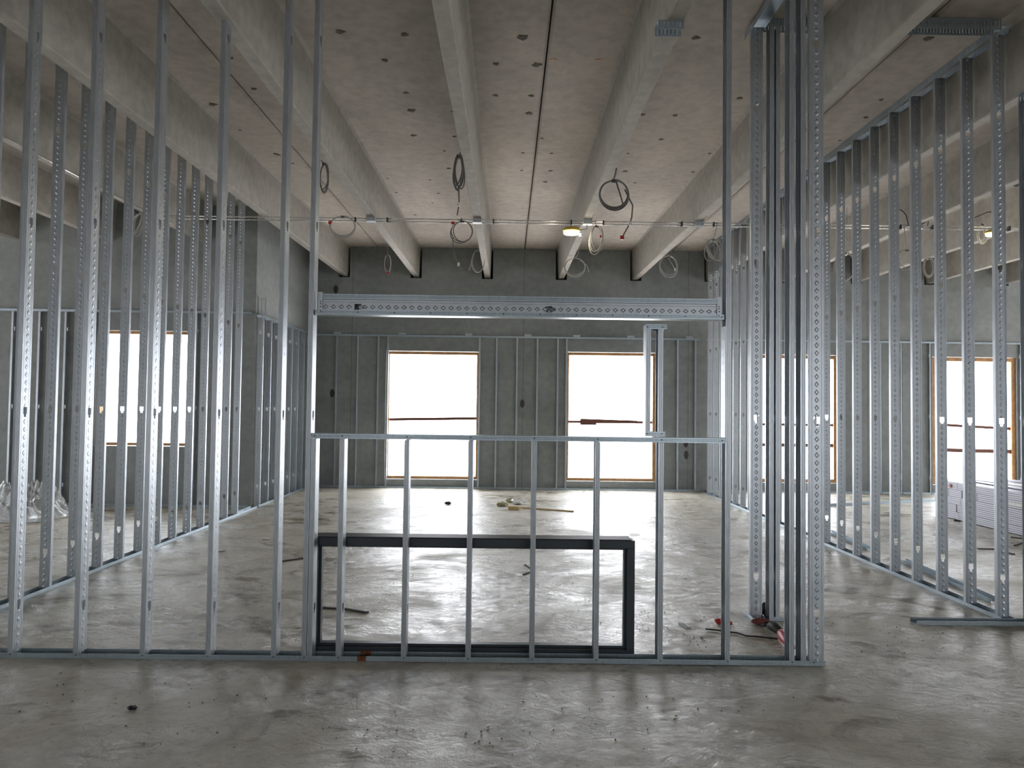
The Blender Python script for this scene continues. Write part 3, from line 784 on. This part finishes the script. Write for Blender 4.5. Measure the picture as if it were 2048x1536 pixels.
for pth, lb in [([(1799, 419), (1806, 423), (1812, 430), (1817, 441)], 'short black cable arching onto the conduit in the right room, left one'),
                ([(1873, 392), (1866, 412), (1860, 428), (1855, 440)], 'black cable dropping steeply to the conduit in the right room'),
                ([(1950, 435), (1962, 430), (1976, 424), (1990, 424), (1999, 430), (2001, 444)], 'black cable looping over the conduit by the right room lamp')]:
    b = MB(); p = [at_depth(a_, b_, YCD - .012) for a_, b_ in pth]; p[-1].z = soff_z(YCD) - .009
    b.tube(p, .0065, 6); tag(b.build('overhead_cable', M_BLACK, smooth=True), lb, 'cable', 'cables at the right room conduit')
# ------------------------------------------------------------------ work lamps
def lamp(px, py, y, label, cord_to, s=1.0):
    c = at_depth(px, py, y); r = tag(empty('work_lamp', tuple(c)), label, 'lamp', 'hanging work lamps')
    n = 28
    def ring(rr, z): return [(rr * math.cos(2 * math.pi * k / n), rr * .9 * math.sin(2 * math.pi * k / n), z) for k in range(n)]
    def lathe(prof, name, mat):
        b = MB(); rs = [ring(a * s, z * s) for a, z in prof]
        for q in rs: b.v += q
        for i in range(len(prof) - 1):
            for k in range(n): b.f.append([i * n + k, i * n + (k + 1) % n, (i + 1) * n + (k + 1) % n, (i + 1) * n + k]); b.mi.append(0)
        b.f.append(list(range(n))[::-1]); b.mi.append(0); b.f.append([(len(prof) - 1) * n + k for k in range(n)]); b.mi.append(0)
        return b.build(name, mat, r, smooth=False)
    lathe([(.10, -.012), (.118, 0), (.118, .018), (.085, .045), (.03, .055)], 'lamp_housing', plain('lamp_amber', (.5, .34, .04), .5))
    lathe([(.092, -.045), (.104, -.036), (.104, -.012)], 'lamp_lens', M_LED)
    b = MB(); b.tube([(-.02, 0, .05), (0, 0, .07), (0, YCD + .015 - c.y, soff_z(YCD) - .0645 - c.z)], .004, 6); b.build('hook', M_BLACK, r)
    q = at_depth(cord_to[0], cord_to[1], y) - c
    b = MB(); b.tube([(.10, 0, .01), (.14, .0, .02), (q.x, q.y, q.z - .06), (q.x, q.y, q.z)], .005, 6); b.build('power_cord', M_BLACK, r)
    b = MB(); b.box((.10, -.02, -.07), (.135, .015, -.03)); b.build('plug', M_WHITE, r, bevel=.004)
    l = bpy.data.lights.new('lamp_light', 'POINT'); l.energy = 6; l.color = (1, .9, .66); l.shadow_soft_size = .09
    lo = bpy.data.objects.new('lamp_light', l); COL.objects.link(lo); lo.parent = r; lo.location = (0, 0, -.13)
    return r
lamp(1143, 462, 10.0, 'lit round work lamp hanging at the first beam right of centre', (1174, 449))
lamp(1985, 466, 9.9, 'lit work lamp in the right room, seen behind the near right partition studs', (2003, 449), .8)

# ------------------------------------------------------------------ stack of steel bundles in the right room
def bundle(x0, x1, y0, y1, z0, z1, label):
    b = MB(); b.box((x0, y0, 0), (x1, y1, z1 - z0)); o = b.build('steel_bundle', M_STACK, bevel=.003, loc=(0, 0, z0)); tag(o, label, 'steel bundle', 'bundled steel stacked in the right room')
    for yy in ((y0 + .35, y1 - .35) if y1 - y0 > 1 else ((y0 + y1) / 2,)):
        t = MB(); t.box((x0 - .0015, yy - .008, .002), (x1 + .0015, yy + .008, z1 - z0 + .0015)); t.build('strap', M_BAND, o)
    return o
jo = [.00, .05, -.05, -.09, .02]
lay_n = ['bottom', 'second', 'middle', 'fourth', 'top']
for k in range(5):
    z0 = .008 + k * .112; yj = 11.35 + jo[k]
    bundle(6.80 + .006 * (k % 2), 8.3, 8.35 + .03 * k, yj - .006, z0, z0 + .110, 'near steel bundle in the right room stack, %s layer' % lay_n[k])
    bundle(6.80 + .004 * ((k + 1) % 2), 8.3, yj + .006, 11.93 + .03 * (k % 3), z0, z0 + .110, 'far short steel bundle in the right room stack, %s layer' % lay_n[k])
for k in range(4):
    b = MB(); a = math.radians((-2, 3, 1.5, -3.5)[k]); z = .572 + .011 * k
    Mx = Matrix.Translation((7.15 + .28 * k, 10.0, z)) @ Matrix.Rotation(a, 4, 'Z')
    b.box((-.12, -1.7, 0), (.12, 1.6, .010), Mx)
    tag(b.build('steel_sheet', M_STACK), 'loose flat steel strip on top of the stack, %s from the left' % ORD[k], 'steel strip', 'loose strips on the stack')
b = MB()
for k in range(10):
    pass
q = at_depth(1904, 979, 11.25); b = MB(); b.tube([(6.792, q.y * 0 + 11.55, .50), (6.799, 11.55, .50)], .03, 12); tag(b.build('red_tag', M_RED), 'round red tag on the side of the steel stack', 'tag')
b = MB(); b.box((6.795, 9.75, .36), (6.799, 10.25, .44)); b2 = b.build('paper_label', M_WHITE); tag(b2, 'pale rectangular label on the side of the steel stack at the right edge', 'label')
b = MB(); b.box((6.793, 9.77, .37), (6.7955, 10.23, .378)); b.box((6.793, 9.77, .425), (6.7955, 10.23, .43)); b.build('label_border', M_CABLE, b2)

# ------------------------------------------------------------------ plastic sheeting heap in the left room
def heap(cx, cy, rx, ry, h, seed, label):
    rng = random.Random(seed); b = MB(); nx, ny = 110, 70
    bl = [(rng.uniform(-.8, .8), rng.uniform(-.6, .6), rng.uniform(.18, .42), rng.uniform(.5, 1)) for _ in range(11)]
    fr_ = [(rng.uniform(-30, 30), rng.uniform(-30, 30), rng.uniform(0, 6)) for _ in range(6)]
    for j in range(ny + 1):
        for i in range(nx + 1):
            u, v = i / nx * 2 - 1, j / ny * 2 - 1; r = math.sqrt(u * u + v * v)
            z = 0
            for (bu, bv, br, bh) in bl: z = max(z, bh * math.exp(-((u - bu) ** 2 + (v - bv) ** 2) / (br * br)))
            edge = max(0, 1 - (max(abs(u), abs(v))) ** 5)
            cr_ = sum(abs(math.sin(a * u + c * v + p)) for a, c, p in fr_) / 6
            z = z * edge * (.45 + .85 * cr_) * h + .006
            wob = .06 * math.sin(9 * u + 5 * v)
            b.v.append((cx + rx * u + wob * rx, cy + ry * v + .05 * math.sin(8 * u), z))
    for j in range(ny):
        for i in range(nx):
            a = j * (nx + 1) + i; b.f.append([a, a + 1, a + nx + 2, a + nx + 1]); b.mi.append(0)
    return tag(b.build('plastic_sheeting', M_SHEET, smooth=True, solid=.004), label, 'plastic sheeting', 'crumpled sheeting in the left room')
heap(-7.05, 10.75, .85, .65, .48, 3, 'larger heap of crumpled clear plastic sheeting in the left room')
heap(-7.75, 9.55, .55, .35, .30, 5, 'smaller heap of crumpled plastic sheeting at the left edge, in front of the larger')

# ------------------------------------------------------------------ bits on the floor
def strip(p0, p1, wdt, hgt, mat, name, label, cat, mid=None):
    a = on_plane(*p0); c = on_plane(*p1); pts = [a] + ([on_plane(*mid)] if mid else []) + [c]
    b = MB()
    for i in range(len(pts) - 1):
        d = (pts[i + 1] - pts[i]); L = d.length; an = math.atan2(d.y, d.x)
        b.box((0, -wdt / 2, .0005), (L + .002, wdt / 2, hgt), Matrix.Translation((pts[i].x, pts[i].y, 0)) @ Matrix.Rotation(an, 4, 'Z'))
    return tag(b.build(name, mat), label, cat)
strip((635, 1216), (735, 1226), .026, .012, M_BLACK, 'rubber_strip', 'black strip lying on the floor inside the dark window frame view', 'strip', (690, 1219))
strip((562, 1124), (608, 1117), .02, .012, M_BLACK, 'rubber_strip', 'thin black strip on the floor left of the opening', 'strip')
strip((1039, 1016), (1147, 1024), .03, .02, M_CARD, 'wooden_stick', 'long thin wooden stick on the floor near the far wall', 'stick')
strip((1050, 1130), (1060, 1137), .015, .01, M_BLACK, 'debris_sliver', 'small dark sliver on the floor in the middle of the room', 'debris')
strip((1046, 1150), (1060, 1145), .015, .01, M_BLACK, 'debris_sliver', 'second small dark sliver just in front of the first', 'debris')
strip((1955, 1098), (2027, 1109), .03, .012, M_BLACK, 'rubber_strip', 'black strip on the floor in front of the steel stack', 'strip', (1990, 1099))
strip((2029, 1092), (2044, 1087), .02, .012, M_BLACK, 'rubber_strip', 'short black strip on the floor at the right edge of the photo', 'strip')
strip((2022, 1075), (2046, 1078), .02, .012, M_BLACK, 'rubber_strip', 'black strip against the foot of the steel stack', 'strip')
strip((1908, 1042), (1921, 1043), .03, .02, M_BLACK, 'debris_sliver', 'dark scrap at the foot of the far steel bundles', 'debris')
b = MB(); c = on_plane(1027, 1019); b.box((-.085, -.05, 0), (.085, .05, .055)); o = tag(b.build('wood_block', M_CARD, loc=(c.x, c.y, .0)), 'small pale wooden block at the end of the stick near the far wall', 'block')
def crumple(px, py, r, mat, label, name, cat, flat=.5, seed=1):
    c = on_plane(px, py); rng = random.Random(seed); b = MB(); n, mm = 14, 8
    for j in range(mm + 1):
        th = math.pi * j / mm
        for i in range(n):
            ph = 2 * math.pi * i / n; k = r * (1 + rng.uniform(-.35, .3))
            b.v.append((k * math.sin(th) * math.cos(ph) * 1.4, k * math.sin(th) * math.sin(ph), max(.0, flat * r + k * flat * math.cos(th))))
    for j in range(mm):
        for i in range(n): b.f.append([j * n + i, j * n + (i + 1) % n, (j + 1) * n + (i + 1) % n, (j + 1) * n + i]); b.mi.append(0)
    return tag(b.build(name, mat, loc=(c.x, c.y, 0.0005)), label, cat)
crumple(1003, 1012, .065, plain('straw_paper', (.45, .42, .25), .8), 'crumpled yellowish paper left of the wooden block', 'crumpled_paper', 'paper', .5, 2)
crumple(1022, 1005, .06, plain('straw_paper_b', (.42, .40, .25), .8), 'crumpled yellowish paper behind the wooden block', 'crumpled_paper', 'paper', .6, 6)
crumple(1037, 1008, .085, M_WHITE, 'crumpled white plastic bag behind the wooden block', 'plastic_bag', 'bag', .5, 3)
crumple(896, 1009, .04, M_BLACK, 'small dark clod on the floor below the left middle window', 'debris_clod', 'debris', .6, 4)
crumple(264, 1419, .018, M_BLACK, 'tiny dark clod on the near floor at lower left', 'debris_clod', 'debris', .5, 5)
crumple(533, 1079, .03, M_WHITE, 'scrap of white paper on the floor left of the opening', 'paper_scrap', 'paper', .3, 6)
crumple(443, 1102, .03, M_WHITE, 'scrap of white plastic on the floor by the left partition', 'paper_scrap', 'paper', .3, 7)
crumple(641, 1117, .03, M_WHITE, 'scrap of white paper just right of the left jamb stud', 'paper_scrap', 'paper', .3, 9)
# steel offcut
b = MB(); c = on_plane(1369, 1252)
Mx = Matrix.Translation((c.x, c.y, 0)) @ Matrix.Rotation(math.radians(-78), 4, 'Z')
b.box((-.07, -.018, .001), (.07, .018, .004), Mx)
for k in (-.012, 0, .012): b.box((-.07, k - .002, .004), (.07, k + .002, .007), Mx)
tag(b.build('steel_offcut', M_G), 'small ribbed steel offcut on the floor behind the right short studs', 'offcut')
# red wrapper
crumple(1438, 1248, .022, M_RED, 'crumpled red wrapper on the floor behind the right jamb, left piece', 'red_wrapper', 'wrapper', .9, 12)
crumple(1460, 1250, .016, M_RED, 'crumpled red wrapper on the floor just right of the right jamb', 'red_wrapper', 'wrapper', .8, 13)
# cable on floor
pts = [on_plane(*p) + Vector((0, 0, .008)) for p in [(1411, 1260), (1430, 1262), (1450, 1265), (1475, 1268), (1492, 1274), (1520, 1276), (1556, 1280)]]
b = MB(); b.tube(pts, .006, 7); tag(b.build('power_cable', M_BLACK, smooth=True), 'black power cable trailing over the floor to the red tool', 'cable')
# corded tool
def tool():
    r = tag(empty('power_tool', tuple(on_plane(1548, 1268))), 'red and black power tool lying on the floor behind the right end studs', 'tool'); o0 = Vector(r.location)
    P = lambda px, py, z: on_plane(px, py) - o0 + Vector((0, 0, z))
    b = MB(); b.tube([P(1560, 1275, .04), P(1566, 1283, .042), P(1576, 1296, .04), P(1584, 1306, .034)], [.022, .038, .036, .022], 12); b.build('tool_body', M_RED, r, smooth=True)
    b = MB(); b.tube([P(1535, 1262, .035), P(1542, 1264, .045), P(1552, 1268, .045), P(1561, 1276, .04)], [.012, .034, .036, .026], 12); b.build('tool_grip', M_BLACK, r, smooth=True)
    b = MB(); b.tube([P(1522, 1256, .02), P(1532, 1258, .03), P(1546, 1257, .03), P(1556, 1263, .03)], [.008, .014, .014, .01], 10); b.build('side_handle', M_BLACK, r, smooth=True)
    b = MB(); b.tube([P(1568, 1290, .018), P(1582, 1310, .016)], [.02, .018], 10); b.build('tool_base', M_WHITE, r, smooth=True)
tool()
r = crumple(1524, 1250, .055, plain('rusty_red', (.20, .06, .05), .8), 'dull red bag lying against the foot of the lone embossed stud', 'red_bag', 'bag', .4, 15)
crumple(1531, 1230, .05, M_BLACK, 'black lump between the lone stud and the close pair of jamb studs', 'black_bag', 'bag', .9, 16)
# crumbs and pebbles nobody could count
gb = MB(); rg = random.Random(5)
def crumb(x, y, s):
    n = len(gb.v); 
    for (dx, dy, dz) in [(1, 0, .3), (-.5, .8, .2), (-.6, -.9, .3), (.1, 0, 1.1), (.2, .2, 0)]: gb.v.append((x + dx * s * rg.uniform(.6, 1.2), y + dy * s * rg.uniform(.6, 1.2), max(.0005, dz * s)))
    for f in [(0, 1, 3), (1, 2, 3), (2, 0, 3), (0, 2, 4), (2, 1, 4), (1, 0, 4)]: gb.f.append([n + q for q in f]); gb.mi.append(0)
for (px, py, sx_, sy_, k) in [(1440, 1280, 120, 18, 90), (1300, 1240, 160, 30, 60), (1000, 1150, 300, 80, 110), (800, 1470, 500, 50, 60), (1300, 1420, 500, 70, 60), (1800, 1270, 150, 60, 50), (300, 1400, 250, 60, 30)]:
    for _ in range(k):
        p = on_plane(px + rg.gauss(0, sx_ / 2), min(1530, py + rg.gauss(0, sy_ / 2)))
        if abs(p.y - YC) < .1 or (1.4 < p.x < 2.1 and 5.2 < p.y < 5.7): continue
        crumb(p.x, p.y, rg.uniform(.002, .008))
tag(gb.build('concrete_crumbs', M_PIT), 'scattered concrete crumbs and dirt specks on the floor', 'crumbs', kind='stuff')
